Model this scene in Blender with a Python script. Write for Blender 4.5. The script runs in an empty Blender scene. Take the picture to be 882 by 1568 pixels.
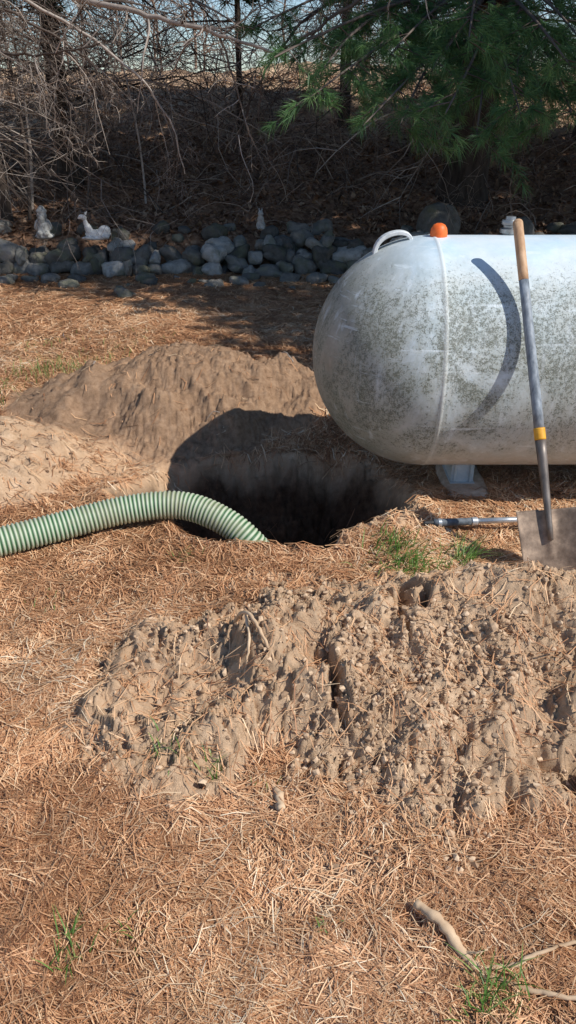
import bpy, math, numpy as np
from mathutils import Vector, Matrix
rng=np.random.default_rng(7)
scene=bpy.context.scene
col=scene.collection

# ---------------------------------------------------------------- noise
def hsh(ix,iy,seed):
    ix=ix.astype(np.int64); iy=iy.astype(np.int64)
    h=(ix*374761393+iy*668265263+seed*1274126177)&0xFFFFFFFF
    h=((h^(h>>13))*1274126177)&0xFFFFFFFF
    h=((h^(h>>15))*2246822519)&0xFFFFFFFF
    h=h^(h>>16)
    return (h&0xFFFFFF)/float(0x1000000)
def vn(x,y,seed=0):
    ix=np.floor(x);iy=np.floor(y);fx=x-ix;fy=y-iy
    fx=fx*fx*fx*(fx*(fx*6-15)+10);fy=fy*fy*fy*(fy*(fy*6-15)+10)
    a=hsh(ix,iy,seed);b=hsh(ix+1,iy,seed);c=hsh(ix,iy+1,seed);d=hsh(ix+1,iy+1,seed)
    return (a*(1-fx)+b*fx)*(1-fy)+(c*(1-fx)+d*fx)*fy
def fbm(x,y,s,oct=4,seed=0,gain=.5):
    t=0;a=1;n=0
    for o in range(oct):
        t=t+a*(vn(x*s+o*17.3,y*s-o*9.1,seed+o)-.5);n+=a;a*=gain;s*=2.03
    return t/n*2
def bumps(x,y,cell,seed,prob=.7):
    gx=x/cell;gy=y/cell;ix=np.floor(gx);iy=np.floor(gy);out=np.zeros_like(x)
    for dx in (-1,0,1):
        for dy in (-1,0,1):
            jx=ix+dx;jy=iy+dy
            px=jx+.15+.7*hsh(jx,jy,seed);py=jy+.15+.7*hsh(jx,jy,seed+1)
            r=(.3+.45*hsh(jx,jy,seed+2))*(hsh(jx,jy,seed+3)<prob)+1e-4
            d2=((gx-px)**2+(gy-py)**2)/(r*r)
            out=np.maximum(out,r*np.sqrt(np.maximum(0,1-d2)))
    return out*cell
def ss(a,b,x):
    t=np.clip((x-a)/(b-a),0,1);return t*t*(3-2*t)
def ell(x,y,cx,cy,rx,ry,rot=0):
    c,s=math.cos(rot),math.sin(rot);dx=x-cx;dy=y-cy
    return np.sqrt(((dx*c+dy*s)/rx)**2+((-dx*s+dy*c)/ry)**2)

HC=(-.04,3.36)
hang=np.radians([-180,-150,-120,-95,-62,-40,-18,0,30,70,115,150,180])
hrad=np.array([.76,.64,.58,.60,.70,.68,.62,.57,.5,.40,.40,.58,.76])
def hole_d(x,y):
    dx=x-HC[0];dy=y-HC[1];a=np.arctan2(dy,dx);r=np.interp(a,hang,hrad)
    r=r*(1+.24*fbm(x,y,3.2,4,91))
    return np.sqrt(dx*dx+dy*dy)-r      # <0 inside
def masks(x,y):
    w=.35*fbm(x,y,3.2,4,11)+.12*fbm(x,y,14,3,12)
    e1=ell(x,y,.66,1.93,1.25,.57,-.05)+w
    e1b=ell(x,y,-.30,1.85,.38,.46,.25)+w
    e2=ell(x,y,.2,1.30,.36,.44)+w*1.6
    e3=ell(x,y,-.66,4.42,1.0,.68,.08)+w*.6
    e4=ell(x,y,-1.5,3.5,.6,.55)+w
    e5=ell(x,y,-.95,3.75,.6,.5)+w
    hd=hole_d(x,y)
    hr=ss(.16,.0,hd+w*.14)
    d=np.maximum.reduce([ss(1.08,.86,e1),ss(1.08,.8,e1b)*.92,ss(1.1,.5,e2)*.75,ss(1.1,.85,e3),ss(1.1,.8,e4)*.9,ss(1.1,.7,e5)*.8,hr])
    d=d*ss(8,6.5,y)
    wet_shade=ss(.05,-.06,hd)  # pit mask: moist soil plus the pit's shade, painted as colour
    return d,wet_shade,e1,e1b,e2,e3,e4,hd
def H(x,y,full=False):
    d,wet_shade,e1,e1b,e2,e3,e4,hd=masks(x,y)
    near=ss(9,5,y)
    z=.035*fbm(x,y,.9,4,1)+.012*fbm(x,y,7,3,2)*near
    m=.19*ss(1.05,.2,e1)+.07*ss(1.1,.4,e1b)+.02*ss(1.1,.3,e2)
    m=m+.08*np.exp(-((x-.75)**2/.09+(y-2.12)**2/.03))+.06*np.exp(-((x+.12)**2/.02+(y-2.2)**2/.02))+.06*np.exp(-((x-.3)**2/.02+(y-2.2)**2/.03))
    m=m+.28*ss(1.12,.2,ell(x,y,-.62,4.48,1.0,.60,.08)+.3*fbm(x,y,4,4,21))
    m=m+.16*ss(1.1,.2,e4)
    m=m+.03*np.exp(-(hd-.06)**2/.006)
    z=z+m
    wx=x+.07*fbm(x,y,5,3,31)+.012*fbm(x,y,26,2,38);wy=y+.09*fbm(x,y,5,3,32)+.012*fbm(x,y,26,2,39)
    rid=np.abs(fbm(wx*1.5,wy*.8,2.9,3,33))
    front=ss(1.1,.8,np.minimum(e1,e1b))
    rough=-.12*np.exp(-(rid/.06)**2)*front*ss(.42,.6,vn(x*2.9+3,y*2.9,35))
    rough=rough+(.065*fbm(wx*1.2,wy*.9,4.4,4,34,.5)+.020*(.5-np.abs(fbm(wx,wy,9,2,37))*1.5))*front
    # shovel cuts / boot scrapes: stepped, smooth patches
    cut=fbm(wx*1.0,wy*1.7,3.2,2,65)*6;rough=rough+front*.028*(cut-np.floor(cut)-.5)*ss(.45,.6,vn(x*2.1,y*2.1,66))
    rg=ss(.40,.60,vn(x*3.3+5,y*3.3,36));rg=np.maximum(rg,.8*ss(1.15,.9,e3))
    cl=bumps(wx,wy,.055,41,.3)*.35*rg+bumps(wx,wy,.026,44,.5)*.45*rg+.028*fbm(wx,wy,26,4,49,.70)*(.35+.65*rg)
    rough=rough+(cl+.007*fbm(x,y,75,2,48))*near
    z=z+rough*d
    z=z+(1-d)*near*(.014*fbm(x,y,14,3,51)+.007*fbm(x,y,55,2,52))
    # pit with crumbling, sloping sides
    ang=np.arctan2(y-HC[1],x-HC[0]);far=ss(-.5,.5,np.sin(ang))
    hw=hd+.08*fbm(x,y,5,4,61)
    z=z-.20*ss(.08,-.10,hw)-.45*ss(.0-.03*far,-.28-.16*far,hw)
    z=z-.12*ss(.45,.0,hd)*far+.14*fbm(x,y,6,5,63,.6)*ss(.0,-.1,hd)*ss(-.7,-.2,hd)
    # terrace and hill
    yy=y+.18*fbm(x,y,.5,2,71)
    z=z+.30*ss(8.42,8.8,y)+np.where(yy>8.7,.150*(np.minimum(yy,19)-8.7),0)+.5*ss(18,26,y)
    z=z+.16*fbm(x,y,.7,4,72)*ss(9,12,y)+.09*fbm(x,y,3,3,73)*ss(8.8,10,y)+.35*fbm(x,y,.35,3,74)*ss(12,18,y)
    if full: return z,d,wet_shade,ss(1.12,.85,e3)
    return z

# ---------------------------------------------------------------- mesh building
def mk(name,V,quads=None,tris=None,attrs=None,mat=None,smooth=True,parent=None):
    me=bpy.data.meshes.new(name)
    V=np.asarray(V,dtype=np.float32)
    q=np.zeros((0,4),int) if quads is None else np.asarray(quads,int).reshape(-1,4)
    t=np.zeros((0,3),int) if tris is None else np.asarray(tris,int).reshape(-1,3)
    me.vertices.add(len(V));me.vertices.foreach_set('co',V.ravel())
    loops=np.concatenate([q.ravel(),t.ravel()]).astype(np.int32)
    me.loops.add(len(loops));me.loops.foreach_set('vertex_index',loops)
    nq,nt=len(q),len(t)
    me.polygons.add(nq+nt)
    st=np.concatenate([np.arange(nq)*4,nq*4+np.arange(nt)*3]).astype(np.int32)
    me.polygons.foreach_set('loop_start',st)
    try:
        me.polygons.foreach_set('loop_total',np.concatenate([np.full(nq,4),np.full(nt,3)]).astype(np.int32))
    except Exception: pass
    me.polygons.foreach_set('use_smooth',np.full(nq+nt,smooth))
    me.update(calc_edges=True);me.validate()
    if attrs:
        for k,a in attrs.items():
            at=me.attributes.new(k,'FLOAT','POINT');at.data.foreach_set('value',np.asarray(a,dtype=np.float32))
    if mat: me.materials.append(mat)
    ob=bpy.data.objects.new(name,me);col.objects.link(ob)
    if parent: ob.parent=parent
    return ob
def empty(name,loc=(0,0,0)):
    e=bpy.data.objects.new(name,None);e.location=loc;e.empty_display_size=.1;col.objects.link(e);return e
class Acc:
    def __init__(s): s.V=[];s.Q=[];s.T=[];s.A=[];s.n=0
    def add(s,V,Q=None,T=None,a=None):
        V=np.asarray(V,float)
        if Q is not None: s.Q.append(np.asarray(Q,int)+s.n)
        if T is not None: s.T.append(np.asarray(T,int)+s.n)
        s.V.append(V);s.A.append(np.full(len(V),rng.random() if a is None else a) if np.isscalar(a) or a is None else np.asarray(a));s.n+=len(V)
    def build(s,name,mat,smooth=True,parent=None,aname='rnd'):
        return mk(name,np.concatenate(s.V),np.concatenate(s.Q) if s.Q else None,np.concatenate(s.T) if s.T else None,{aname:np.concatenate(s.A)},mat,smooth,parent)
def tube(acc,P,R,k=5,a=None,cap=False,ref=(.31,.22,.92)):
    P=np.asarray(P,float);n=len(P);R=np.broadcast_to(np.asarray(R,float),(n,))
    T=np.gradient(P,axis=0);T/=np.linalg.norm(T,axis=1)[:,None]+1e-9
    ref=np.array(ref);N=np.cross(T,ref);N/=np.linalg.norm(N,axis=1)[:,None]+1e-9;B=np.cross(T,N)
    th=np.arange(k)*2*math.pi/k
    V=P[:,None,:]+R[:,None,None]*(np.cos(th)[None,:,None]*N[:,None,:]+np.sin(th)[None,:,None]*B[:,None,:])
    V=V.reshape(-1,3)
    i=np.arange(n-1)[:,None]*k;j=np.arange(k)[None,:];j2=(j+1)%k
    Q=np.stack([i+j,i+j2,i+k+j2,i+k+j],-1).reshape(-1,4)
    Tt=None
    if cap:
        V=np.vstack([V,P[0],P[-1]]);c0=n*k;c1=c0+1;jj=np.arange(k);kk=(jj+1)%k
        Tt=np.vstack([np.stack([np.full(k,c0),kk,jj],-1),np.stack([np.full(k,c1),(n-1)*k+jj,(n-1)*k+kk],-1)])
    acc.add(V,Q,Tt,a)
def ico(sub):
    import bmesh
    bm=bmesh.new();bmesh.ops.create_icosphere(bm,subdivisions=sub,radius=1)
    V=np.array([v.co[:] for v in bm.verts]);T=np.array([[v.index for v in f.verts] for f in bm.faces]);bm.free();return V,T
I1=ico(1);I2=ico(2);I3=ico(3)
def rotm(a,b,c):
    return np.array(Matrix.Rotation(a,3,'X')@Matrix.Rotation(b,3,'Y')@Matrix.Rotation(c,3,'Z'))

# ---------------------------------------------------------------- materials
class M:
    def __init__(s,name,rough=.9,spec=.3):
        s.m=bpy.data.materials.new(name);s.m.use_nodes=True;s.t=s.m.node_tree;s.n=s.t.nodes;s.b=s.n['Principled BSDF']
        s.b.inputs['Roughness'].default_value=rough;s.b.inputs['Specular IOR Level'].default_value=spec
    def L(s,a,b): s.t.links.new(a,b)
    def N(s,t,**k):
        n=s.n.new(t)
        for a,b in k.items(): setattr(n,a,b)
        return n
    def coord(s,kind='Object'): return s.N('ShaderNodeTexCoord').outputs[kind]
    def mapping(s,v,scale=(1,1,1),rot=(0,0,0)):
        n=s.N('ShaderNodeMapping');s.L(v,n.inputs[0]);n.inputs['Scale'].default_value=scale;n.inputs['Rotation'].default_value=rot;return n.outputs[0]
    def noise(s,v,scale,detail=4,rough=.55,dist=0):
        n=s.N('ShaderNodeTexNoise');s.L(v,n.inputs['Vector']);n.inputs['Scale'].default_value=scale;n.inputs['Detail'].default_value=detail;n.inputs['Roughness'].default_value=rough;n.inputs['Distortion'].default_value=dist;return n.outputs['Fac']
    def ramp(s,f,stops):
        n=s.N('ShaderNodeValToRGB');s.L(f,n.inputs[0]);e=n.color_ramp.elements
        while len(e)<len(stops): e.new(.5)
        for i,(p,c) in enumerate(stops):
            e[i].position=p
            if not hasattr(c,'__len__'): c=(c,c,c)
            e[i].color=(*c,1)
        return n.outputs[0]
    def mix(s,f,a,b,mode='MIX'):
        n=s.N('ShaderNodeMix',data_type='RGBA',blend_type=mode)
        if hasattr(f,'type'): s.L(f,n.inputs[0])
        else: n.inputs[0].default_value=f
        for i,v in ((6,a),(7,b)):
            if hasattr(v,'type'): s.L(v,n.inputs[i])
            else: n.inputs[i].default_value=(*v,1)
        return n.outputs[2]
    def math(s,op,a,b=None,clamp=False):
        n=s.N('ShaderNodeMath',operation=op);n.use_clamp=clamp
        for i,v in ((0,a),(1,b)):
            if v is None: continue
            if hasattr(v,'type'): s.L(v,n.inputs[i])
            else: n.inputs[i].default_value=v
        return n.outputs[0]
    def maprange(s,v,a,b,c,d):
        n=s.N('ShaderNodeMapRange');s.L(v,n.inputs[0])
        for i,q in enumerate((a,b,c,d)): n.inputs[i+1].default_value=q
        return n.outputs[0]
    def attr(s,name): return s.N('ShaderNodeAttribute',attribute_name=name).outputs['Fac']
    def bump(s,h,strength=.5,dist=.01):
        n=s.N('ShaderNodeBump');n.inputs['Strength'].default_value=strength;n.inputs['Distance'].default_value=dist;s.L(h,n.inputs['Height']);s.L(n.outputs[0],s.b.inputs['Normal'])
    def color(s,c):
        if hasattr(c,'type'): s.L(c,s.b.inputs['Base Color'])
        else: s.b.inputs['Base Color'].default_value=(*c,1)
        return s
def simple(name,c1,c2,scale=20,rough=.8,spec=.3,bump=.3,bd=.005,metal=0,stretch=(1,1,1)):
    m=M(name,rough,spec);v=m.mapping(m.coord(),stretch);n=m.noise(v,scale,6,.6)
    m.color(m.ramp(n,[(.3,c1),(.7,c2)]));m.b.inputs['Metallic'].default_value=metal
    if bump: m.bump(n,bump,bd)
    return m.m
def rndmat(name,stops,rough=.8,spec=.25,transl=0,nscale=30,nmix=.35):
    m=M(name,rough,spec);r=m.attr('rnd');c=m.ramp(r,stops)
    n=m.noise(m.coord(),nscale,3,.6);sh=m.ramp(n,[(.3,1-nmix),(.7,1.0)])
    c=m.mix(1,c,sh,'MULTIPLY');m.color(c)
    if transl:
        tr=m.N('ShaderNodeBsdfTranslucent');m.L(c,tr.inputs[0]);mx=m.N('ShaderNodeMixShader');mx.inputs[0].default_value=transl
        m.L(m.b.outputs[0],mx.inputs[1]);m.L(tr.outputs[0],mx.inputs[2]);out=m.n['Material Output'];m.L(mx.outputs[0],out.inputs[0])
    return m.m

# ground material
g=M('ground_mat',.95,.1)
co=g.coord();dirt=g.attr('dirt');wet_shade=g.attr('wet_shade');hill=g.attr('hill');damp=g.attr('damp')
f1=g.noise(g.mapping(co,(260,22,60),(0,0,.5)),1,4,.6,.3)
f2=g.noise(g.mapping(co,(24,240,60),(0,0,.35)),1,4,.6,.3)
f3=g.noise(g.mapping(co,(240,26,60),(0,0,-.9)),1,4,.6,.3)
sel=g.ramp(g.noise(co,9,3),[(.42,0.),(.5,1.)]);sel2=g.ramp(g.noise(g.mapping(co,(1,1,1),(0,0,1)),13,3),[(.45,0.),(.55,1.)])
ff=g.mix(sel,f1,f2);ff=g.mix(sel2,ff,f3)
lit=g.ramp(ff,[(.25,(.13,.05,.024)),(.42,(.38,.175,.085)),(.56,(.60,.33,.17)),(.75,(.76,.50,.30))])
big=g.noise(co,1.6,5,.6);lit=g.mix(g.ramp(big,[(.35,0.),(.7,.45)]),lit,(.42,.21,.11))
dn=g.noise(co,26,9,.70);dc=g.ramp(dn,[(.28,(.37,.235,.14)),(.45,(.57,.39,.245)),(.6,(.67,.475,.31)),(.75,(.76,.56,.385))])
dc=g.mix(g.ramp(g.noise(co,3.3,5),[(.4,0.),(.65,.7)]),dc,(.47,.31,.19))
db=g.ramp(dn,[(.3,(.17,.10,.06)),(.5,(.29,.18,.11)),(.7,(.40,.26,.165))]);dc=g.mix(damp,dc,db)
dw=g.ramp(dn,[(.3,(.05,.028,.017)),(.55,(.12,.068,.04)),(.75,(.20,.12,.073))]);dc=g.mix(wet_shade,dc,dw)  # dark pit ramp: shade mixed into the moist soil colour
hn=g.noise(co,14,8,.7);hc=g.ramp(hn,[(.3,(.09,.045,.028)),(.5,(.27,.15,.09)),(.7,(.48,.31,.195))])
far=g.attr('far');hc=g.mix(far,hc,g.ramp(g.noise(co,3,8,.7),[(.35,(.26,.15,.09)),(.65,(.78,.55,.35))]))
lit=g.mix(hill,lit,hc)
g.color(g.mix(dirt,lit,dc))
bh=g.mix(dirt,ff,g.noise(co,130,7,.75));g.bump(bh,.8,.013)
MG=g.m

# tank paint
t=M('tank_paint',.42,.45);co=t.coord()
sep=t.N('ShaderNodeSeparateXYZ');t.L(co,sep.inputs[0]);X,Y,Z=sep.outputs
blot=t.noise(t.mapping(co,(1,1,.8)),3.2,5,.6);streak=t.noise(t.mapping(co,(11,11,1.2)),1,6,.7,.3)
base=t.ramp(blot,[(.3,(.52,.69,.81)),(.55,(.74,.82,.87)),(.75,(.58,.75,.86))])
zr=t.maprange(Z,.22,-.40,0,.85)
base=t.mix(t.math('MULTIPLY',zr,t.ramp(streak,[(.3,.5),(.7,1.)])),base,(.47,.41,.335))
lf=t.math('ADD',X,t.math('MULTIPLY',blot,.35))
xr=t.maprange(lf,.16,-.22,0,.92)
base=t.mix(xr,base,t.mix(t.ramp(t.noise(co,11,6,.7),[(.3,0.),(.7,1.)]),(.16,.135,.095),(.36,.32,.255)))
zb=t.ramp(t.math('ADD',t.math('MULTIPLY',Z,.9),.5),[(.08,.1),(.24,.8),(.54,1.),(.80,.85),(.94,.25)])
xb=t.maprange(X,1.2,.0,.8,1.)
patch=t.ramp(t.noise(t.mapping(co,(1,1,.75)),3.3,7,.72,.6),[(.34,.12),(.42,.65),(.52,1.)])
cover=t.math('MULTIPLY',t.math('MULTIPLY',zb,patch),xb)
sp=t.noise(co,68,6,.8);sp2=t.noise(co,230,3,.6)
thr=t.math('SUBTRACT',.67,t.math('MULTIPLY',cover,.225))
spk=t.math('MULTIPLY',t.math('SUBTRACT',t.math('ADD',t.math('MULTIPLY',sp,.62),t.math('MULTIPLY',sp2,.38)),thr),12,True)
base=t.mix(t.math('MULTIPLY',cover,t.ramp(streak,[(.3,.5),(.7,.95)])),base,(.30,.315,.255))
base=t.mix(t.math('MULTIPLY',spk,.78),base,(.095,.10,.07))
sc=t.ramp(t.noise(t.mapping(co,(3,3,34),(0,.75,0)),1,5,.7),[(.60,0.),(.70,.75)])
base=t.mix(sc,base,(.68,.75,.78))
dr=t.ramp(t.noise(t.mapping(co,(26,26,.9)),1,4,.6),[(.58,0.),(.72,.5)]);base=t.mix(dr,base,(.68,.74,.77))
seamd=t.math('ABSOLUTE',X);sm_=t.maprange(seamd,.006,.012,.5,0);base=t.mix(sm_,base,(.62,.64,.61));t.color(base)
t.L(t.ramp(cover,[(0,.33),(1,.85)]),t.b.inputs['Roughness'])
t.bump(t.math('ADD',t.math('MULTIPLY',spk,.6),t.math('MULTIPLY',sp,.4)),.5,.004)
MTANK=t.m

MNEED=rndmat('needle_litter_mat',[(0,(.22,.09,.042)),(.3,(.51,.245,.115)),(.6,(.74,.42,.22)),(.85,(.87,.61,.37)),(1,(.90,.75,.54))],.55,.3,0,8,.22)
MLEAF=rndmat('leaf_litter_mat',[(0,(.12,.06,.035)),(.5,(.34,.19,.11)),(.85,(.54,.36,.23)),(1,(.78,.62,.45))],.8,.2)
MPINE=rndmat('pine_needle_mat',[(0,(.025,.06,.022)),(.5,(.06,.13,.042)),(.85,(.13,.23,.075)),(1,(.22,.31,.12))],.5,.35,.25,6,.3)
MPINE_SUNLIT=rndmat('pine_foliage_sunlit_mat',[(0,(.04,.10,.04)),(.5,(.12,.25,.09)),(.85,(.22,.38,.13)),(1,(.38,.50,.22))],.45,.4,.4,6,.3)  # brighter copy of the pine needles, sunlight put into the colour
MBARK=simple('pine_bark',(.03,.023,.019),(.10,.078,.062),14,.95,.1,1,.03,0,(1,1,.25))
MTWIG=rndmat('dead_twig_mat',[(0,(.06,.045,.036)),(.5,(.20,.16,.135)),(1,(.58,.50,.43))],.9,.1)
MBRUSH=rndmat('brush_mat',[(0,(.12,.08,.06)),(.5,(.32,.23,.18)),(1,(.62,.48,.37))],.9,.1)
MCLOD=rndmat('dirt_clod_mat',[(0,(.36,.23,.14)),(.5,(.57,.39,.25)),(1,(.70,.51,.34))],.97,.1,0,60,.25)
MGRASS=rndmat('grass_mat',[(0,(.09,.20,.03)),(.5,(.18,.36,.07)),(1,(.38,.46,.16))],.45,.35,.35)
MWOOD=simple('weathered_wood',(.40,.25,.14),(.74,.56,.38),9,.8,.2,.6,.006,0,(1,1,1))

# stone
s=M('fieldstone',.9,.2);r=s.attr('rnd');co=s.coord()
c=s.ramp(r,[(0,(.13,.12,.105)),(.4,(.27,.25,.22)),(.75,(.40,.375,.335)),(1,(.60,.57,.52))])
n=s.noise(co,16,8,.7);c=s.mix(1,c,s.ramp(n,[(.3,.5),(.7,1.)]),'MULTIPLY')
c=s.mix(s.ramp(s.noise(co,5,5),[(.5,0.),(.62,.5)]),c,(.15,.15,.075));s.color(c);s.bump(n,.9,.025);MSTONE=s.m

# ---------------------------------------------------------------- ground sheet
def grow(start,step,g1,end,lim=1e9):
    out=[];p=start
    while p<end:
        step=min(step*g1,lim);p+=step;out.append(p)
    return out
core=np.arange(-.85,1.2,.0056);r1=grow(core[-1],.0056,1.03,160);l1=grow(.85,.0056,1.03,160)
core=np.concatenate([-np.array(l1)[::-1],core,r1]);xs=core
y0c=np.arange(.6,1.25,.0075);y1c=np.arange(1.25,2.6,.0054);y2c=grow(y1c[-1],.0056,1.006,3.0)
a=grow(y2c[-1],y2c[-1]-y2c[-2],1.0055,9.2);b=grow(a[-1],a[-1]-a[-2],1.03,260)
bk=grow(0,.0075,1.08,40)
ys=np.concatenate([.6-np.array(bk)[::-1],y0c,y1c,y2c,a,b])
GX,GY=np.meshgrid(xs,ys);gx=GX.ravel();gy=GY.ravel()
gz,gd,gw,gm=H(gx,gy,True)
nx,ny=len(xs),len(ys);i=np.arange(ny-1)[:,None]*nx;j=np.arange(nx-1)[None,:]
Q=np.stack([i+j,i+j+1,i+nx+j+1,i+nx+j],-1).reshape(-1,4)
mk('ground',np.stack([gx,gy,gz],1),Q,None,{'dirt':gd,'wet_shade':gw,'damp':gm*.9,'hill':ss(7.0,9.0,gy+.6*fbm(gx,gy,1.2,3,5)),'far':ss(12.5,16,gy)},MG)

def h1(x,y): return float(H(np.array([float(x)]),np.array([float(y)]))[0])

# ---------------------------------------------------------------- needle litter
def scatter(N,y0,y1,pw):
    u=rng.random(N);y=(y0**pw+u*(y1**pw-y0**pw))**(1/pw)
    x=(rng.random(N)*2-1)*(y*.46+.45)
    return x,y
N=370000
x,y=scatter(N,.62,8.3,.25)
d,wet_shade,*_r=masks(x,y);hd=_r[-1];e3_=_r[3]
keep=(rng.random(N)>np.clip(d*1.25-.25*vn(x*6,y*6,77),0,.96))&((hd>.0)|(rng.random(N)<.15))&((e3_>1.0)|(rng.random(N)<.25))
dens=ss(.12,.4,vn(x*2.2,y*2.2,78)+.2);keep&=rng.random(N)<(.35+.65*dens)
x=x[keep];y=y[keep];hdk=hd[keep];N=len(x)
L=rng.uniform(.022,.05,N)*(1+.08*y);W=(.0006+.0004*y)*rng.uniform(.7,1.3,N)
th=fbm(x,y,5,3,80)*5+rng.normal(0,.8,N);cv=rng.normal(0,.6,N)
lift=np.abs(rng.normal(0,.007,N));tilt=rng.normal(0,.2,N)
z0=H(x,y);Vv=np.zeros((N,6,3))
for k,sgn in enumerate((-1,0,1)):
    a=th+cv*sgn*.5;px=x+sgn*L*np.cos(a);py=y+sgn*L*np.sin(a)
    zz=np.maximum(z0*.35+.65*H(px,py),z0-.03)+lift+.0015+sgn*L*tilt*.5+(.004 if sgn==0 else 0)
    w=W*(1 if sgn==0 else .7)
    Vv[:,2*k]=np.stack([px-w*np.sin(a),py+w*np.cos(a),zz],1);Vv[:,2*k+1]=np.stack([px+w*np.sin(a),py-w*np.cos(a),zz+.0006],1)
b=np.arange(N)[:,None]*6;Qn=np.concatenate([b+np.array([[0,1,3,2]]),b+np.array([[2,3,5,4]])])
patchc=.32*fbm(x,y,1.5,4,81)
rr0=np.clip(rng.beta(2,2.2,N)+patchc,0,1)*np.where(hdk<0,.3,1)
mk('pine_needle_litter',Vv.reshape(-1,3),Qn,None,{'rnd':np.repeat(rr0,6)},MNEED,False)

# leaf / debris litter on the hill
N=60000;y=rng.uniform(8.6,21,N);x=(rng.random(N)*2-1)*(y*.5+.5);z=H(x,y)
Ls=rng.uniform(.015,.055,N);a=rng.random(N)*6.28;tl=rng.normal(0,.5,N);tl2=rng.normal(0,.5,N)
asp=rng.uniform(.15,.7,N);Vv=np.zeros((N,4,3))
for k,(p,q) in enumerate(((-1,0),(0,-1),(1,0),(0,1))):
    dx=p*Ls;dy=q*Ls*asp
    Vv[:,k]=np.stack([x+dx*np.cos(a)-dy*np.sin(a),y+dx*np.sin(a)+dy*np.cos(a),z+.015+dx*tl+dy*tl2],1)
mk('leaf_litter',Vv.reshape(-1,3),np.arange(N*4).reshape(-1,4),None,{'rnd':np.repeat(rng.random(N)*.8+.2*ss(12,18,y),4)},MLEAF,False)

# clods
N=64000;y=rng.uniform(.9,5.2,N);y=np.where(rng.random(N)<.6,rng.uniform(1.2,2.6,N),y);x=(rng.random(N)*2-1)*(y*.42+.3)
d,wet_shade,*_r=masks(x,y);k=(rng.random(N)<d**2+.005)&(_r[-1]>.05)&(_r[3]>1.15);x=x[k];y=y[k];N=len(x)
k=rng.random(N)<.22+.75*ss(.42,.66,vn(x*3.3+5,y*3.3,36));x=x[k];y=y[k];N=len(x)
sz=.0014+.009*rng.random(N)**6+.0008;z=H(x,y)+sz*.3
V0,T0=I1;nv=len(V0)
V=V0[None]*(1+.25*rng.standard_normal((N,nv,1)))*sz[:,None,None]*rng.uniform(.6,1.3,(N,1,3))+np.stack([x,y,z],1)[:,None]
mk('dirt_clods',V.reshape(-1,3),None,(T0[None]+np.arange(N)[:,None,None]*nv).reshape(-1,3),{'rnd':np.repeat(rng.random(N),nv)},MCLOD,False)

# ---------------------------------------------------------------- stone wall
acc=Acc();V0,T0=I3
def stone(cx,cy,cz,sx,sy,sz,a=None,tw=.25):
    p=2.8;V=V0/(np.sum(np.abs(V0)**p,1)**(1/p))[:,None]
    sd=rng.random()*100
    nn=fbm(V[:,0]*1.1+sd,V[:,1]*1.1+V[:,2]*.8,1.3,3,5)
    V=V*(1+.42*nn)[:,None]+.05*np.stack([fbm(V[:,1]*3+sd,V[:,2]*3,1,2,6)]*3,1)
    V=V*np.array([sx,sy,sz])@rotm(rng.normal(0,tw*.5),rng.normal(0,tw),rng.normal(0,.4)).T+np.array([cx,cy,cz])
    acc.add(V,None,T0,a)
for course in range(3):
    xx=-6.5
    while xx<6.5:
        u_=rng.random();w=.045+.13*u_**1.6;hh=rng.uniform(.048,.08)+.028*u_
        top=course*.11+.02*math.sin(xx*2.1)
        if course==2 and (rng.random()<.3 or xx<-1.9): xx+=w*1.3;continue
        stone(xx+w,8.32+course*.10+rng.normal(0,.05),h1(xx,8.2)+.05+top+rng.normal(0,.02),w*1.08,rng.uniform(.09,.16),hh,rng.random()**1.3,.35)
        xx+=w*rng.uniform(1.7,2.1)
for _ in range(90):
    x=rng.uniform(-5,5);y=8.05-abs(rng.normal(0,.25));r_=rng.uniform(.025,.08);stone(x,y,h1(x,y)+r_*.3,r_*1.4,r_,r_*.7,rng.random()*.6)
for _ in range(55):
    x=rng.uniform(-5,5);y=rng.uniform(8.55,9.0);r_=rng.uniform(.04,.11);stone(x,y,h1(x,y)+r_*.3,r_*1.2,r_,r_*.8,rng.random()*.5)
for (x,y,r_) in [(-1.0,8.55,.10),(-.62,8.6,.09),(-.05,8.55,.10),(.6,8.6,.13),(1.6,8.7,.24),(2.5,8.7,.16)]:
    stone(x,y,h1(x,y)+r_*.5,r_*.8,r_*.8,r_*1.0,.3)
acc.build('stone_wall',MSTONE)

# ---------------------------------------------------------------- propane tank
TC=np.array([.61,3.40,.60]);R0=.5;TL=4.0
prof=[]
for k in range(1,33):
    a=math.pi/2*k/32;prof.append((-R0*1.0*math.cos(a),R0*math.sin(a)))
prof[-1]=(-.010,R0);prof+= [(-.007,R0+.001),(-.003,R0+.003),(.003,R0+.003),(.007,R0+.001),(.010,R0)]
for q in np.linspace(.1,TL-.1,60): prof.append((q,R0))
prof+=[(TL-.012,R0),(TL-.006,R0+.004),(TL+.006,R0+.004),(TL+.012,R0)]
for k in range(1,32):
    a=math.pi/2*k/32;prof.append((TL+R0*math.sin(a),R0*math.cos(a)))
prof=np.array(prof);ns=128;th=np.arange(ns)*2*math.pi/ns
V=np.stack([np.repeat(prof[:,0],ns),np.outer(prof[:,1],np.cos(th)).ravel(),np.outer(prof[:,1],np.sin(th)).ravel()],1)
n=len(prof);i=np.arange(n-1)[:,None]*ns;j=np.arange(ns)[None,:];j2=(j+1)%ns
Q=np.stack([i+j,i+j2,i+ns+j2,i+ns+j],-1).reshape(-1,4)
V=np.vstack([V,[-R0,0,0],[TL+R0,0,0]]);jj=np.arange(ns);kk=(jj+1)%ns
T=np.vstack([np.stack([np.full(ns,n*ns),kk,jj],-1),np.stack([np.full(ns,n*ns+1),(n-1)*ns+jj,(n-1)*ns+kk],-1)])
tank=empty('propane_tank',tuple(TC))
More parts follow.
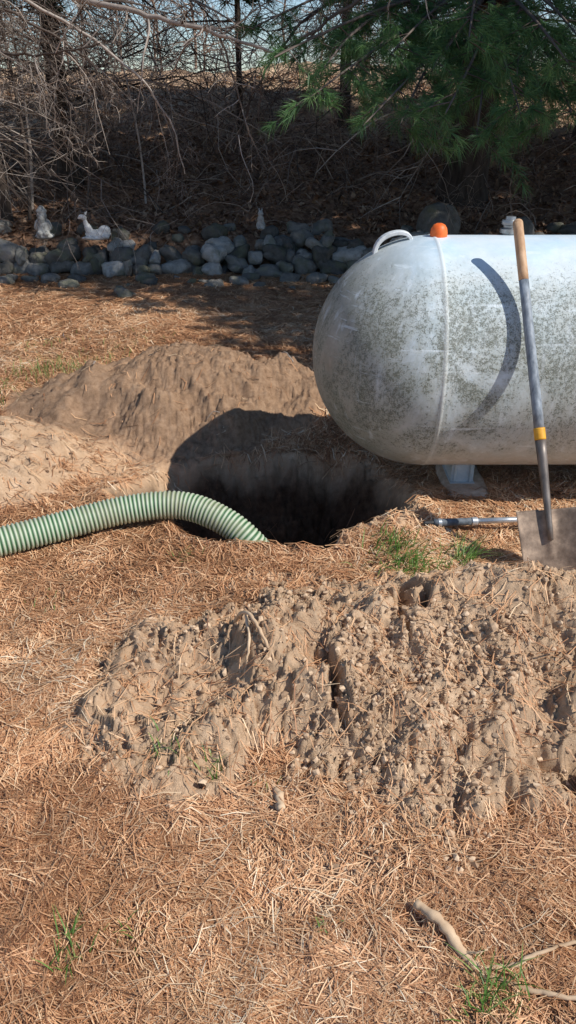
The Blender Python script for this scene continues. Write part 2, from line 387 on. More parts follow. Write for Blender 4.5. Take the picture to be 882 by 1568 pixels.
shell=mk('shell',V,Q,T,None,MTANK,True,tank)
MWHITE=simple('white_paint_fitting',(.50,.53,.53),(.76,.78,.78),25,.5,.4,.2,.003)
MORANGE=simple('orange_cap',(.70,.11,.015),(.88,.19,.04),30,.5,.4,.3,.002)
MGALV=simple('galvanised',(.22,.23,.23),(.42,.43,.43),30,.4,.5,.2,.002,.7)
MFOOT=simple('foot_paint',(.34,.42,.46),(.60,.65,.66),14,.7,.3,.3,.003)
MDARK=simple('dark_metal',(.03,.03,.03),(.09,.085,.08),30,.5,.4,.2,.002,.5)
def lug(cx,sgn):
    acc=Acc();pts=[]
    def sz(xl): return math.sqrt(R0*R0-xl*xl) if xl<0 else R0
    for k in range(17):
        a=math.pi*k/16;xl=cx-.075*math.cos(a);z=sz(cx-.075)*(1-k/16)+sz(cx+.075)*(k/16)-.02+.068*math.sin(a)**.7
        pts.append((xl,0,z))
    P=np.array(pts);w=.024;tk=.008
    Tg=np.gradient(P,axis=0);Tg/=np.linalg.norm(Tg,axis=1)[:,None];Nn=np.stack([-Tg[:,2],0*Tg[:,0],Tg[:,0]],1);Yv=np.array([0,1,0])
    V=np.stack([P-Nn*tk-Yv*w,P-Nn*tk+Yv*w,P+Nn*tk+Yv*w,P+Nn*tk-Yv*w],1).reshape(-1,3)
    i=np.arange(16)[:,None]*4;j=np.arange(4)[None,:];Q=np.stack([i+j,i+(j+1)%4,i+4+(j+1)%4,i+4+j],-1).reshape(-1,4)
    acc.add(V,Q);o=acc.build('lifting_lug',MWHITE,False,tank)
    bv=o.modifiers.new('b','BEVEL');bv.width=.003
lug(-.17,1)
def lathe(name,pr,loc,mat,parent,ns=32,smooth=True,tilt=(0,0,0)):
    pr=np.array(pr);th=np.arange(ns)*2*math.pi/ns
    V=np.stack([np.outer(pr[:,0],np.cos(th)).ravel(),np.outer(pr[:,0],np.sin(th)).ravel(),np.repeat(pr[:,1],ns)],1)
    n=len(pr);i=np.arange(n-1)[:,None]*ns;j=np.arange(ns)[None,:];j2=(j+1)%ns
    Q=np.stack([i+j,i+j2,i+ns+j2,i+ns+j],-1).reshape(-1,4)
    o=mk(name,V,Q,None,None,mat,smooth,parent);o.location=loc;o.rotation_euler=tilt
    es=o.modifiers.new('e','EDGE_SPLIT');es.split_angle=math.radians(40);return o
lathe('orange_cap',[(0,.050),(.012,.049),(.024,.043),(.033,.029),(.036,.012),(.036,-.01),(.03,-.012)],(.02,.0,R0+.002),MORANGE,tank)
lathe('relief_valve',[(0,.072),(.02,.070),(.022,.058),(.034,.056),(.036,.050),(.036,.04),(.028,.036),(.026,.024),(.040,.022),(.040,.006),(.03,.004),(.03,-.02)],(.33,.06,R0),MGALV,tank)
lathe('valve_cover_dome',[(0,.2),(.1,.195),(.17,.17),(.195,.12),(.2,.02),(.205,.0),(.2,-.03)],(1.75,0,R0),MWHITE,tank)
def box(acc,c,s):
    V=np.array([[x,y,z] for x in(-1,1) for y in(-1,1) for z in(-1,1)])*np.array(s)/2+np.array(c)
    Q=[[0,1,3,2],[4,6,7,5],[0,4,5,1],[2,3,7,6],[0,2,6,4],[1,5,7,3]];acc.add(V,Q)
for fx in (.205,TL-.4):
    acc=Acc();box(acc,(fx,0,-.53),(.105,.26,.17));box(acc,(fx,0,-.582),(.118,.30,.012));box(acc,(fx-.036,-.137,-.52),(.010,.012,.11));box(acc,(fx+.036,-.137,-.52),(.010,.012,.11))
    o=acc.build('foot',MFOOT,False,tank);bv=o.modifiers.new('b','BEVEL');bv.width=.004
MCONC=simple('concrete_mat',(.34,.25,.18),(.60,.49,.38),22,.95,.2,.7,.006)
for q,fx in enumerate((.83,TL+.21)):
    acc=Acc()
    V0,T0=I3;p=9;V=V0/(np.sum(np.abs(V0)**p,1)**(1/p))[:,None];V=V*np.array([.10,.20,.05])*(1+.04*fbm(V[:,0]*3,V[:,1]*3+V[:,2],1,3,5))[:,None]+np.array([fx,3.34,-.028]);acc.add(V,None,T0)
    o=acc.build('concrete_pad',MCONC,True)

# ---------------------------------------------------------------- shovel
Bp=np.array([1.01,2.45,h1(1.01,2.45)*.3-.01]);Tp=np.array([.872,3.115,1.20]);SL=np.linalg.norm(Tp-Bp);ax=(Tp-Bp)/SL
lat=np.array([1,0,0])-ax*ax[0];lat/=np.linalg.norm(lat)
rr=math.radians(8);nrm=np.cross(lat,ax);lat=lat*math.cos(rr)+nrm*math.sin(rr);nrm=np.cross(lat,ax)
if nrm[1]>0: nrm=-nrm
shov=empty('shovel',tuple(Bp))
def sp_(a,b,c): return lat*a+ax*b+nrm*c
nu,nvv=33,37;V=[]
for iv in range(nvv):
    v=iv/(nvv-1)
    for iu in range(nu):
        u=iu/(nu-1)*2-1
        hw=.118*(1-.06*(1-v))
        yb=.008+.05*abs(u)**2.2
        yy=yb+(.285-yb)*v
        c=.034*u*u-.014+.026*math.exp(-(u/.14)**2)*ss(.1,1.,v)+.016*(1-v)**2
        V.append(sp_(u*hw,yy,c))
V=np.array(V);i=np.arange(nvv-1)[:,None]*nu;j=np.arange(nu-1)[None,:]
Q=np.stack([i+j,i+j+1,i+nu+j+1,i+nu+j],-1).reshape(-1,4)
bm=M('shovel_blade_mat',.75,.4);n1=bm.noise(bm.coord(),14,7,.65);cc=bm.ramp(n1,[(.3,(.10,.065,.045)),(.5,(.25,.18,.13)),(.7,(.48,.35,.25))]);bm.color(cc);bm.b.inputs['Metallic'].default_value=.1;bm.bump(n1,.5,.004)
bl=mk('blade',V,Q,None,None,bm.m,True,shov);sd=bl.modifiers.new('s','SOLIDIFY');sd.thickness=.0025
acc=Acc()
for sg in (-1,1):
    pts=[sp_(sg*q,.285,.034*(q/.118)**2-.014) for q in np.linspace(.03,.118,8)];P=np.array(pts)
    V=np.concatenate([P+nrm*.0,P-nrm*.018]);k=np.arange(7);acc.add(V,np.stack([k,k+1,k+9,k+8],-1))
o=acc.build('foot_step',bm.m,False,shov);sd=o.modifiers.new('s','SOLIDIFY');sd.thickness=.003
def seg(name,s0,s1,r0,r1,mat,n=8,off=0):
    acc=Acc();ss_=np.linspace(s0,s1,n);tube(acc,[sp_(0,q,off*(1-(q-s0)/(s1-s0))) for q in ss_],np.linspace(r0,r1,n),18,None,True,(1,.1,.0));return acc.build(name,mat,True,shov)
MSTEEL=simple('worn_steel',(.10,.085,.075),(.26,.22,.19),25,.5,.5,.3,.002,.5,(1,1,.2))
MFIB=simple('grey_handle',(.10,.12,.145),(.33,.37,.41),16,.5,.4,.2,.002,0,(3,3,.4))
MHW=simple('handle_wood',(.36,.20,.10),(.62,.42,.26),10,.6,.3,.2,.002,0,(4,4,.5))
MYEL=simple('yellow_band',(.60,.27,.01),(.78,.40,.04),30,.5,.4,.1,.002)
seg('socket',.17,.55,.010,.0205,MSTEEL,8,.004)
seg('collar_band',.55,.595,.0215,.0215,MYEL)
seg('handle_lower',.595,1.16,.0195,.0185,MFIB)
seg('handle_upper',1.16,SL-.01,.0188,.0192,MHW)
acc=Acc();tube(acc,[sp_(0,q,0) for q in (SL-.012,SL-.004,SL+.002)],[.0192,.017,.010],18,None,True,(1,.1,0));acc.build('handle_end',MHW,True,shov)

# digging bar lying behind the blade
bar=empty('digging_bar',(.55,2.8,0))
P0=np.array([.56,2.80,max(h1(.56,2.80),.0)+.03]);P1=np.array([1.75,2.92,h1(1.75,2.92)+.05])
dd=P1-P0
def bs(name,a,b,r0,r1,mat):
    acc=Acc();tube(acc,[P0+dd*q-np.array([.55,2.8,0]) for q in np.linspace(a,b,8)],np.linspace(r0,r1,8),14,None,True);acc.build(name,mat,True,bar)
MPOLE=simple('aluminium_pole',(.42,.45,.47),(.62,.64,.66),20,.35,.5,.1,.002,.6)
bs('tip',0,.035,.009,.013,MDARK);bs('dark_grip',.035,.17,.0165,.0155,simple('rubber_grip',(.05,.06,.07),(.16,.18,.2),40,.6,.3,.4,.003));bs('ring',.17,.19,.018,.018,MPOLE);bs('pole',.19,1,.0125,.0125,MPOLE)
bs('ring_b',.05,.062,.0182,.0182,MPOLE)

# ---------------------------------------------------------------- suction hose
ctrl=np.array([(-2.6,2.12,.05),(-2.1,2.26,.05),(-1.65,2.42,.055),(-1.25,2.585,.06),(-.95,2.74,.07),(-.68,2.85,.095),(-.45,2.88,.10),(-.27,2.83,.055),(-.14,2.78,-.04),(-.05,2.81,-.22),(.02,2.92,-.50),(.1,3.1,-.84)])
def catmull(C,m):
    out=[]
    C=np.vstack([2*C[0]-C[1],C,2*C[-1]-C[-2]])
    for k in range(1,len(C)-2):
        for q in np.linspace(0,1,m,endpoint=False):
            a,b,c_,d_=C[k-1:k+3];out.append(.5*((2*b)+(-a+c_)*q+(2*a-5*b+4*c_-d_)*q*q+(-a+3*b-3*c_+d_)*q**3))
    out.append(C[-2]);return np.array(out)
P=catmull(ctrl,40);sl=np.concatenate([[0],np.cumsum(np.linalg.norm(np.diff(P,axis=0),axis=1))])
m=int(sl[-1]/.0021);su=np.linspace(0,sl[-1],m);P=np.stack([np.interp(su,sl,P[:,k]) for k in range(3)],1)
for _ in range(6): P[1:-1]=(P[:-2]+2*P[1:-1]+P[2:])/4
gh=H(P[:,0],P[:,1]);P[:,2]=np.where(P[:,0]<-.55,np.maximum(P[:,2],np.convolve(np.pad(gh,60,'edge'),np.ones(121)/121,'valid')+.052),P[:,2])
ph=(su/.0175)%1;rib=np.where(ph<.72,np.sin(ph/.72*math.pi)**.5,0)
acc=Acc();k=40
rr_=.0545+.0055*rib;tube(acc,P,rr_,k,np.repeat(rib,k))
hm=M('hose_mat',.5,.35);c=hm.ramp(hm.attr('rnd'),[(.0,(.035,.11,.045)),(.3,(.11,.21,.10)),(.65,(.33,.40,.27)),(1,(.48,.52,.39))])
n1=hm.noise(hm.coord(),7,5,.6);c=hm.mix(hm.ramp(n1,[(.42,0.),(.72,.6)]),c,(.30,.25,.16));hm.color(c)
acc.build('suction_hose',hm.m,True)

# ---------------------------------------------------------------- grass, sticks
acc=Acc()
def gtuft(cx,cy,n,L,sp=.05,lean=(0,0),w=.0018):
    for _ in range(n):
        x=cx+rng.normal(0,sp*.5);y=cy+rng.normal(0,sp*.5);z=h1(x,y)-.003
        az=rng.random()*6.28;l=L*rng.uniform(.5,1.15);ln=rng.uniform(.2,.95)
        dx,dy=math.cos(az)*ln+lean[0],math.sin(az)*ln+lean[1]
        p=np.array([[x+dx*l*q*q*.8+dx*l*q*.2,y+dy*l*q*q*.8+dy*l*q*.2,z+l*(q*.9-.35*ln*q*q)] for q in (0,.35,.7,1)])
        sx,sy=-math.sin(az)*w,math.cos(az)*w;ws=[1,1,.7,.1]
        V=np.concatenate([[p[i]+np.array([sx,sy,0])*ws[i],p[i]-np.array([sx,sy,0])*ws[i]] for i in range(4)])
        acc.add(V,[[0,1,3,2],[2,3,5,4],[4,5,7,6]])
gtuft(.43,2.62,130,.14,.13,(.3,-.4),.0022);gtuft(.46,2.50,80,.12,.09,(.1,-.5),.0022);gtuft(.68,2.58,60,.13,.06,(.5,.2),.0022);gtuft(.60,2.50,20,.09,.06)
gtuft(-.47,1.02,30,.085,.04);gtuft(-.34,1.06,16,.06,.04);gtuft(.42,.93,60,.11,.06);gtuft(.35,.90,20,.07,.05)
gtuft(-.2,1.5,16,.06,.03);gtuft(-.33,1.55,20,.06,.06);gtuft(-.06,1.46,8,.04,.03);gtuft(.08,1.07,10,.05,.03)
gtuft(-1.55,4.95,120,.13,.25);gtuft(-1.8,4.6,90,.10,.25);gtuft(-1.3,5.2,40,.09,.2);gtuft(-.9,2.3,10,.06,.1);gtuft(-.4,2.6,18,.06,.06)
gtuft(-1.9,5.6,60,.08,.3);gtuft(-1.2,5.6,40,.08,.3);gtuft(.95,1.2,14,.06,.04);gtuft(-1.1,5.0,30,.08,.15)
acc.build('grass',MGRASS,False)

def stick(name,pts,r,mat,k=9,lift=0):
    acc=Acc()
    for pp,rad in zip(pts,r):
        C=np.array([(a,b,h1(a,b)+c+lift) for a,b,c in pp]);P=catmull(C,8);P+=rng.normal(0,.0012,P.shape)
        tube(acc,P,np.linspace(rad[0],rad[1],len(P))*(1+.12*rng.standard_normal(len(P))),k,None,True)
    return acc.build(name,mat)
stick('fallen_stick',[[(.285,1.105,.035),(.33,1.06,.03),(.37,1.01,.02),(.405,.975,.012)],[(.40,.98,.012),(.47,.985,.02),(.56,1.01,.022),(.68,1.03,.03)],[(.40,.975,.012),(.47,.945,.015),(.55,.915,.02),(.66,.90,.02)],[(.37,1.01,.02),(.40,1.0,.035),(.43,1.01,.05)]],[(.010,.013),(.006,.0035),(.007,.004),(.004,.001)],MWOOD)
stick('wood_chip',[[(-.035,1.46,.012),(-.022,1.42,.02),(-.018,1.375,.012)]],[(.010,.012)],MWOOD)
stick('root',[[(-.19,2.02,.0),(-.13,1.94,.035),(-.09,1.87,.03),(-.04,1.80,.0)],[(-.13,1.94,.03),(-.115,1.86,.03),(-.13,1.8,.0)]],[(.007,.004),(.005,.003)],MWOOD)
stick('twig',[[(-.85,3.15,.0),(-.75,3.28,.03),(-.62,3.42,.05)],[(-.9,3.35,.02),(-.75,3.3,.03),(-.6,3.28,.03)]],[(.005,.003),(.004,.002)],MTWIG)
pts=[];rs=[]
for _ in range(34):
    x=rng.uniform(-2.4,2.2);y=rng.uniform(1.2,7.5);a=rng.random()*6.28;l=rng.uniform(.03,.13)
    if float(hole_d(np.array([x]),np.array([y]))[0])<.15: continue
    pts.append([(x,y,.01),(x+l*math.cos(a),y+l*math.sin(a),.018),(x+2*l*math.cos(a+.3),y+2*l*math.sin(a+.3),.012)]);rs.append((.003,.0015))
stick('twigs',pts,rs,MTWIG,5)

# ---------------------------------------------------------------- trees
def branch(acc,p,d,L,r,lev,droop,kids,dens=1.0,wig=.13):
    n=8 if lev==0 else 5
    P=[np.array(p,float)];dd=np.array(d,float);dd/=np.linalg.norm(dd)
    for k in range(n-1):
        dd=dd+rng.normal(0,wig+.06*lev,3)+np.array([0,0,-droop*(k+1)/n]);dd/=np.linalg.norm(dd);P.append(P[-1]+dd*L/(n-1))
    P=np.array(P);tube(acc,P,np.linspace(r,r*.25,n),5 if lev==0 else 3)
    if lev<2:
        for _ in range(int(kids[lev]*dens)):
            q=rng.uniform(.2,1);ii=min(int(q*(n-1)),n-2);pt=P[ii]*(1-(q*(n-1)-ii))+P[ii+1]*(q*(n-1)-ii)
            tg=P[ii+1]-P[ii];tg/=np.linalg.norm(tg);sd=rng.normal(0,1,3);sd-=tg*np.dot(sd,tg);sd/=np.linalg.norm(sd)
            sd[2]*=.6
            branch(acc,pt,tg*.65+sd*.75,L*rng.uniform(.25,.5),max(r*.42,.0022),lev+1,droop,kids,dens,wig)
def tufts(base,axis,n,L,W,spread=.75):
    m_=len(base);ax_=axis/np.linalg.norm(axis,axis=1)[:,None]
    rd=rng.standard_normal((m_,n,3));rd/=np.linalg.norm(rd,axis=2)[...,None]
    d_=ax_[:,None]*.75+rd*spread;d_/=np.linalg.norm(d_,axis=2)[...,None]
    L_=L*rng.uniform(.7,1.15,(m_,n,1))
    st=base[:,None]-ax_[:,None]*rng.uniform(0,L*.5,(m_,n,1))
    mid=st+d_*L_*.55;tip=st+d_*L_;tip[...,2]-=.10*L_[...,0]
    sd=np.cross(d_,rng.standard_normal((m_,n,3)));sd/=np.linalg.norm(sd,axis=2)[...,None]+1e-9
    V=np.stack([st-sd*W*.5,st+sd*W*.5,mid+sd*W*.5,mid-sd*W*.5,tip],2)
    k=m_*n;b=np.arange(k)[:,None]*5
    return V.reshape(-1,3),b+np.array([[0,1,2,3]]),b+np.array([[3,2,4]]),np.repeat(rng.beta(2,2,(m_,1))*.6+rng.random((m_,n))*.4,5)
def bough_mesh(seed,nn=22,W=.012):
    acc=Acc();B=[];A=[]
    n=9;P=np.array([[2.7*q,.08*math.sin(q*5+seed),.25*q-.45*q*q] for q in np.linspace(0,1,n)]);tube(acc,P,np.linspace(.035,.006,n),5)
    for _ in range(26):
        q=rng.uniform(.15,1);p=np.array([2.7*q,.08*math.sin(q*5+seed),.25*q-.45*q*q]);sg=rng.choice([-1,1]);l=(1.05-.6*q)*rng.uniform(.6,1.1)
        dr=np.array([rng.uniform(.4,.9),sg*1.,rng.uniform(-.1,.25)]);dr/=np.linalg.norm(dr)
        PP=np.array([p+dr*l*w_+np.array([0,0,-.12*w_*w_]) for w_ in np.linspace(0,1,5)]);tube(acc,PP,np.linspace(.012,.003,5),3)
        for w_ in np.linspace(.3,1,7): 
            B.append(p+dr*l*w_+rng.normal(0,.07,3));A.append(dr+rng.normal(0,.5,3))
    wood=(np.concatenate(acc.V),np.concatenate(acc.Q))
    V,Qd,T,at=tufts(np.array(B),np.array(A),nn,.14,W)
    nV=len(wood[0]);VV=np.vstack([wood[0],V]);me=mk('bough_mesh',VV,np.vstack([wood[1],Qd+nV]),T+nV,{'rnd':np.concatenate([np.zeros(nV),at])},MPINE,False)
    md=me.data;md.materials.append(MBARK)
    mi=np.zeros(len(md.polygons),np.int32);mi[:len(wood[1])]=1;md.polygons.foreach_set('material_index',mi)
    bpy.data.objects.remove(me);return md
BM=[bough_mesh(k) for k in range(3)]
def pine(x,y,r,hgt,crown0,rad,nd,dead=(0.7,3.3),lean=(0,0),dlen=(1.2,3.2),step=.5,per=5,azr=None,bend=0):
    z0=h1(x,y)-.1;e=empty('pine_tree',(x,y,z0));acc=Acc()
    n=40;hh=np.linspace(0,hgt,n);P=np.stack([lean[0]*hh+bend*np.sin(hh*1.1),lean[1]*hh,hh],1)
    rr=r*(1-hh/hgt*.85)*(1+.04*rng.standard_normal(n));rr[0]*=1.5;rr[1]*=1.12
    k=24;tube(acc,P,rr,k,.3,False,(1,.02,0))
    V=acc.V[0];acc.V[0]=V+0.05*r*rng.standard_normal(V.shape);acc.build('trunk',MBARK,True,e)
    acc=Acc()
    for _ in range(nd):
        z=rng.uniform(*dead);a=rng.random()*6.28 if azr is None else rng.uniform(*azr)
        p=np.array([lean[0]*z+bend*math.sin(z*1.1),lean[1]*z,z]);branch(acc,p,(math.cos(a),math.sin(a),rng.uniform(-.2,.35)),rng.uniform(*dlen),rng.uniform(.007,.02),0,.2,(9,5),1,.18)
    if nd: acc.build('dead_branches',MTWIG,True,e)
    z=crown0
    while z<hgt-.3:
        f=1-(z-crown0)/(hgt-crown0)
        for q in range(per):
            a=rng.random()*6.28;s_=(rad/2.7)*(.35+.65*f**.7)*rng.uniform(.75,1.1)
            o=bpy.data.objects.new('bough',BM[rng.integers(3)]);col.objects.link(o);o.parent=e
            o.location=(lean[0]*z,lean[1]*z,z+rng.uniform(-.2,.2));o.scale=(s_,s_,s_);o.rotation_euler=(rng.normal(0,.15),rng.normal(-.05,.12),a)
        z+=step
    return e,z0
eA,zA=pine(2.12,10.2,.25,13,3.4,3.4,44,(.9,3.4),(.035,0),step=.6,per=4,bend=.04)
pine(-2.86,11.0,.135,11,2.9,2.5,60,(.6,3.3),(-.012,0),step=.6,per=4)
pine(-4.4,8.6,.15,11,3.2,2.6,48,(.9,3.2),azr=(-1.2,1.2),dlen=(1.6,3.6))
pine(4.75,5.55,.16,10,3.0,2.4,0,step=.45,per=4)
pine(6.0,8.3,.2,12,3.2,3.4,0,step=.5,per=4)
pine(6.8,12.2,.22,13,3.0,3.4,0,step=.75,per=4)
pine(10.2,8.8,.22,14,3.0,3.5,0,step=.7,per=4)
pine(4.6,13.4,.14,11,2.6,2.8,24,step=.6)
pine(-.75,13.6,.05,9,3.4,1.6,34,(.8,3),step=.6)
pine(1.0,15.5,.10,10,2.2,2.0,30,(.6,3),step=.6)
# saplings
acc=Acc()
e=empty('sapling',(0,0,0))
for (x,y,r,lx) in [(-3.18,9.3,.07,-.12),(-2.95,9.35,.022,.02),(-3.05,9.8,.02,.05),(-2.3,9.3,.012,.1),(-1.75,10.2,.015,-.1)]:
    z=h1(x,y)-.05;hh=np.linspace(0,4,12);tube(acc,np.stack([x+lx*hh+.05*np.sin(hh*2),y+.02*hh,z+hh],1),r*(1-.17*hh),8)
    for _ in range(12):
        q=rng.uniform(.5,3.2);branch(acc,(x+lx*q,y,z+q),(rng.normal(),rng.normal(),.6),rng.uniform(.4,1.2),.006,0,.05,(5,3))
acc.build('stems',MTWIG,True,e)

# white-pine foliage boughs reaching forward from the big pine
acc=Acc();B=[];A=[]
ends=[(-.12,6.1,1.85),(.15,6.0,1.62),(.25,6.2,1.8),(.50,5.8,1.45),(.75,5.9,1.42),(1.0,5.6,1.5),(1.25,5.7,1.40),(1.5,5.6,1.52),(1.75,5.9,1.45),(2.0,6.1,1.5),(.75,6.6,1.9),(1.3,6.7,1.8),(1.9,6.8,1.7),(.3,6.9,1.95),(2.3,6.0,1.6),(1.0,6.2,1.78),(1.6,6.2,1.75),(.45,6.5,1.75),(-.3,7.2,2.1),(1.8,5.7,1.8),(1.2,6.0,1.95),(2.1,6.4,1.95)]
for (ex,ey,ez) in ends:
    E=np.array([ex,ey,ez]);S=np.array([2.2,10.1,max(ez+.7,2.6)]);mid=(S+E)/2+np.array([rng.normal(0,.15),0,.35])
    qs=np.linspace(0,1,12)[:,None];P=(1-qs)**2*S+2*qs*(1-qs)*mid+qs**2*E;tube(acc,P,np.linspace(.03,.005,12),6,.4)
    for _ in range(15):
        q=rng.uniform(.5,1);p=(1-q)**2*S+2*q*(1-q)*mid+q*q*E;tg=E-mid;tg/=np.linalg.norm(tg)
        sd=np.array([rng.choice([-1,1])*rng.uniform(.5,1),rng.normal(0,.3),rng.uniform(-.35,.15)]);dr=tg*.7+sd;dr/=np.linalg.norm(dr)
        l=rng.uniform(.18,.55)*(1.35-q*.6);n=5;PP=np.array([p+dr*l*w_-np.array([0,0,.18*l*w_*w_]) for w_ in np.linspace(0,1,n)]);tube(acc,PP,np.linspace(.006,.002,n),3,.3)
        for w_ in np.linspace(.45,1,4):
            B.append(p+dr*l*w_-np.array([0,0,.18*l*w_*w_])+rng.normal(0,.015,3));A.append(dr-np.array([0,0,.25])+rng.normal(0,.35,3))
    B.append(E);A.append(E-mid)
acc.build('foliage_limbs',MTWIG,True).parent=eA
acc=Acc();V,Qd,T,at=tufts(np.array(B),np.array(A),34,.12,.0034,.62)
o=mk('needle_foliage',V,Qd,T,{'rnd':at},MPINE_SUNLIT,False);o.parent=eA
for o in eA.children:
    if o.name.startswith(('foliage_limbs','needle_foliage')): o.matrix_parent_inverse=Matrix.Translation((-2.12,-10.2,-zA))

acc=Acc()
e=empty('dead_limb',(0,0,0))
def limb(C,r0,r1,nk,kl,kids=(6,4),dro=.12):
    P=catmull(np.array(C,float),8);P+=rng.normal(0,.008,P.shape);tube(acc,P,np.linspace(r0,r1,len(P)),7)
    for _ in range(nk):
        ii=rng.integers(2,len(P)-1);tg=P[ii]-P[ii-1];tg/=np.linalg.norm(tg);sd=rng.normal(0,1,3);sd[2]-=.5
        branch(acc,P[ii],tg*.8+sd*.6,rng.uniform(*kl),max(r0*.3,.004),0,dro,kids,1,.18)
limb([(-4.4,8.5,3.0),(-3,7.8,2.6),(-1.6,7.2,2.3),(-.8,6.9,2.12),(-.1,6.7,1.92)],.035,.010,20,(.3,.9))
limb([(-4.4,8.6,3.0),(-2.8,8.2,2.6),(-1.6,7.9,2.0),(-1.1,7.8,1.5),(-.95,7.8,1.0)],.02,.005,22,(.3,.8),(7,4),.3)
limb([(-4.4,8.6,2.6),(-3,8.0,2.45),(-2,7.7,2.1),(-1.4,7.6,1.6)],.018,.005,18,(.3,.8),(7,4),.25)
limb([(-4.4,8.6,2.2),(-3.4,7.6,2.2),(-2.6,6.9,2.0),(-1.9,6.5,1.9),(-1.3,6.3,1.95)],.02,.005,20,(.3,.9),(7,4),.15)
limb([(2.1,10.2,2.6),(1.0,9.3,2.7),(.2,8.6,2.3),(-.3,8.2,1.7),(-.5,8,1.2)],.02,.006,16,(.3,.8),(6,3),.3)
limb([(2.2,10.2,3.0),(2.9,8.5,2.9),(1.6,7.6,2.6),(.6,7.2,2.3),(-.1,7.2,1.9)],.03,.01,16,(.3,.7))
limb([(-2.9,11,2.6),(-2.0,10,2.7),(-1.0,9.2,2.5),(-.2,8.8,2.1)],.02,.006,20,(.4,1.1),(7,4),.25)
limb([(-2.9,11,3.2),(-1.6,10.4,3.0),(-.4,10,2.8),(.8,9.8,2.4)],.022,.006,20,(.4,1.1),(7,4),.2)
acc.build('branches',MTWIG,True,e)

# brush on the hill
acc=Acc()
for _ in range(230):
    y=rng.uniform(12,22);x=rng.uniform(-1,1)*(y*.5+.5);z=h1(x,y)
    for q in range(rng.integers(2,5)):
        branch(acc,(x+rng.normal(0,.15),y,z-.05),(rng.normal(0,.8),rng.normal(0,.4),1),rng.uniform(1.0,3.0),rng.uniform(.005,.012),0,.35,(6,3),1,.22)
for _ in range(120):
    y=rng.uniform(8.9,12);x=rng.uniform(-1,1)*(y*.45);z=h1(x,y)
    branch(acc,(x,y,z),(rng.normal(0,.9),rng.normal(0,.5),.5),rng.uniform(.4,1.4),rng.uniform(.004,.008),0,.4,(5,3),1,.2)
acc.build('brush',MBRUSH,True)
acc=Acc()
for _ in range(30):
    y=rng.uniform(24,40);x=rng.uniform(-1,1)*(y*.5);z=h1(x,y)
    hh=rng.uniform(3,7);P=np.array([[x+rng.normal(0,.25)*q,y,z+hh*q] for q in np.linspace(0,1,9)]);tube(acc,P,np.linspace(.05,.01,9),5)
    for q in range(13):
        f=rng.uniform(.08,.9);branch(acc,(x,y,z+hh*f),(rng.normal(),rng.normal(),.6),rng.uniform(1.5,3),.025,0,.1,(6,3),1,.2)
acc.build('distant_trees',MBRUSH,True)

# ---------------------------------------------------------------- garden statues
MSTAT=simple('statue_stone',(.18,.18,.17),(.55,.54,.50),22,.85,.2,.5,.01)
MSTAT2=simple('statue_white',(.45,.44,.42),(.80,.79,.76),30,.7,.3,.3,.006)
def statue(name,loc,parts,mat,rotz=0,sc=1):
    acc=Acc();V0,T0=I2
    for (c,s_,rot) in parts: acc.add(V0*np.array(s_)@rotm(*rot).T+np.array(c),None,T0)
    o=acc.build(name,mat,True);o.location=loc;o.rotation_euler=(0,0,rotz);o.scale=(sc,sc,sc);rm=o.modifiers.new('r','REMESH');rm.mode='VOXEL';rm.voxel_size=.008;rm.use_smooth_shade=True
    sm=o.modifiers.new('s','SMOOTH');sm.iterations=2;return o
z_=(0,0,0)
wz=.355
statue('gnome_statue',(-2.50,8.35,wz),[((0,0,.02),(.10,.09,.035),z_),((0,0,.10),(.075,.065,.09),z_),((-.03,-.05,.05),(.035,.05,.03),z_),((.035,-.05,.05),(.035,.05,.03),z_),((-.065,-.01,.13),(.022,.03,.06),(0,.3,0)),((.065,-.01,.13),(.022,.03,.06),(0,-.3,0)),((0,-.01,.215),(.052,.05,.052),z_),((0,-.045,.19),(.035,.025,.045),z_),((0,-.058,.218),(.010,.012,.010),z_),((0,0,.26),(.058,.055,.025),z_),((0,.0,.285),(.035,.035,.03),z_)],MSTAT)
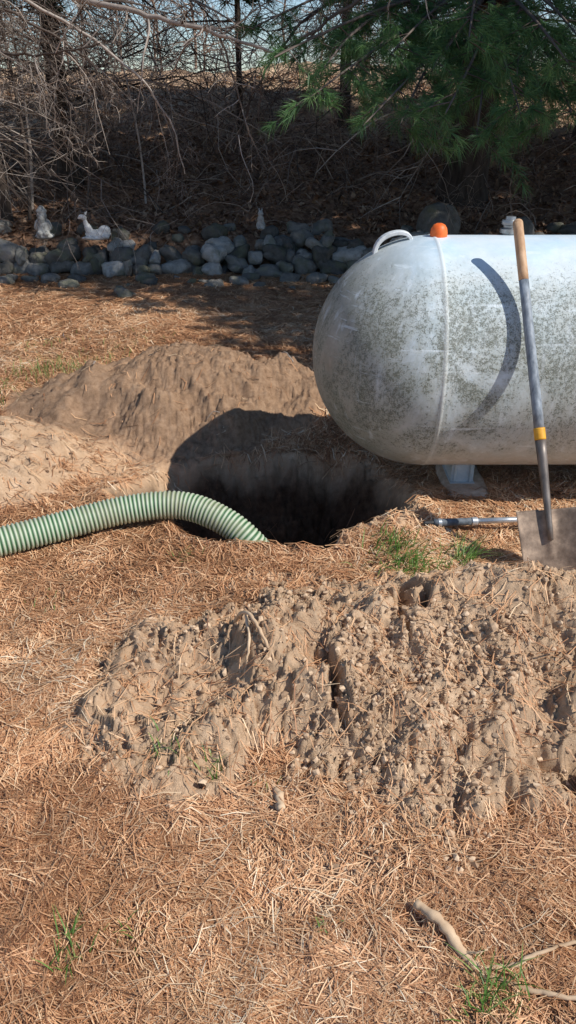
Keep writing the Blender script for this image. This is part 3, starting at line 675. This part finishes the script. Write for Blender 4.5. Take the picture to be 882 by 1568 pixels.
statue('fawn_statue',(-1.98,8.35,wz-.01),[((.03,0,.05),(.14,.06,.045),z_),((.10,0,.085),(.065,.05,.05),z_),((-.06,-.01,.10),(.04,.04,.06),(0,-.3,0)),((-.085,-.01,.16),(.024,.024,.065),(0,-.15,0)),((-.105,-.02,.215),(.045,.028,.026),(0,.25,0)),((-.14,-.025,.205),(.018,.016,.014),z_),((-.075,-.035,.245),(.012,.006,.028),(.4,.3,0)),((-.075,.01,.245),(.012,.006,.028),(-.4,.3,0)),((-.05,-.06,.02),(.07,.016,.014),z_),((.10,-.055,.03),(.06,.02,.02),z_),((0,0,.01),(.15,.08,.02),z_)],MSTAT2)
statue('rabbit_statue',(-.28,8.42,wz+.07),[((0,0,.05),(.06,.055,.06),z_),((0,-.01,.12),(.042,.04,.055),z_),((0,-.015,.185),(.036,.04,.034),z_),((-.015,.0,.225),(.010,.008,.03),(0,-.1,0)),((.015,.0,.225),(.010,.008,.03),(0,.1,0)),((-.025,-.05,.02),(.016,.035,.014),z_),((.025,-.05,.02),(.016,.035,.014),z_)],MSTAT,0,.85)

# ---------------------------------------------------------------- light, sky, camera
EL,AZ=math.radians(47),math.radians(-24)
S=Vector((math.cos(EL)*math.cos(AZ),math.cos(EL)*math.sin(AZ),math.sin(EL)))
ld=bpy.data.lights.new('sun','SUN');ld.energy=5.0;ld.angle=math.radians(.5);ld.color=(1,.965,.905)
lo=bpy.data.objects.new('sun',ld);col.objects.link(lo);lo.rotation_euler=S.to_track_quat('Z','Y').to_euler();lo.location=(8,-4,10)
w=bpy.data.worlds.new('World');scene.world=w;w.use_nodes=True;nt=w.node_tree;bg=nt.nodes['Background']
sk=nt.nodes.new('ShaderNodeTexSky');sk.sky_type='NISHITA';sk.sun_disc=False;sk.sun_elevation=EL;sk.sun_rotation=math.radians(90)-AZ;sk.air_density=1.0;sk.dust_density=.1;sk.ozone_density=4
nt.links.new(sk.outputs[0],bg.inputs[0]);bg.inputs[1].default_value=.13
cd=bpy.data.cameras.new('camera');cam=bpy.data.objects.new('camera',cd);col.objects.link(cam);cam.location=(0,0,1.6);cam.rotation_euler=(math.radians(62),0,0)
cd.sensor_fit='VERTICAL';cd.sensor_height=36;cd.sensor_width=36;cd.lens=36*1184/1568;cd.clip_end=1000;cd.clip_start=.05
scene.camera=cam
scene.view_settings.view_transform='Standard';scene.view_settings.look='None';scene.view_settings.exposure=0
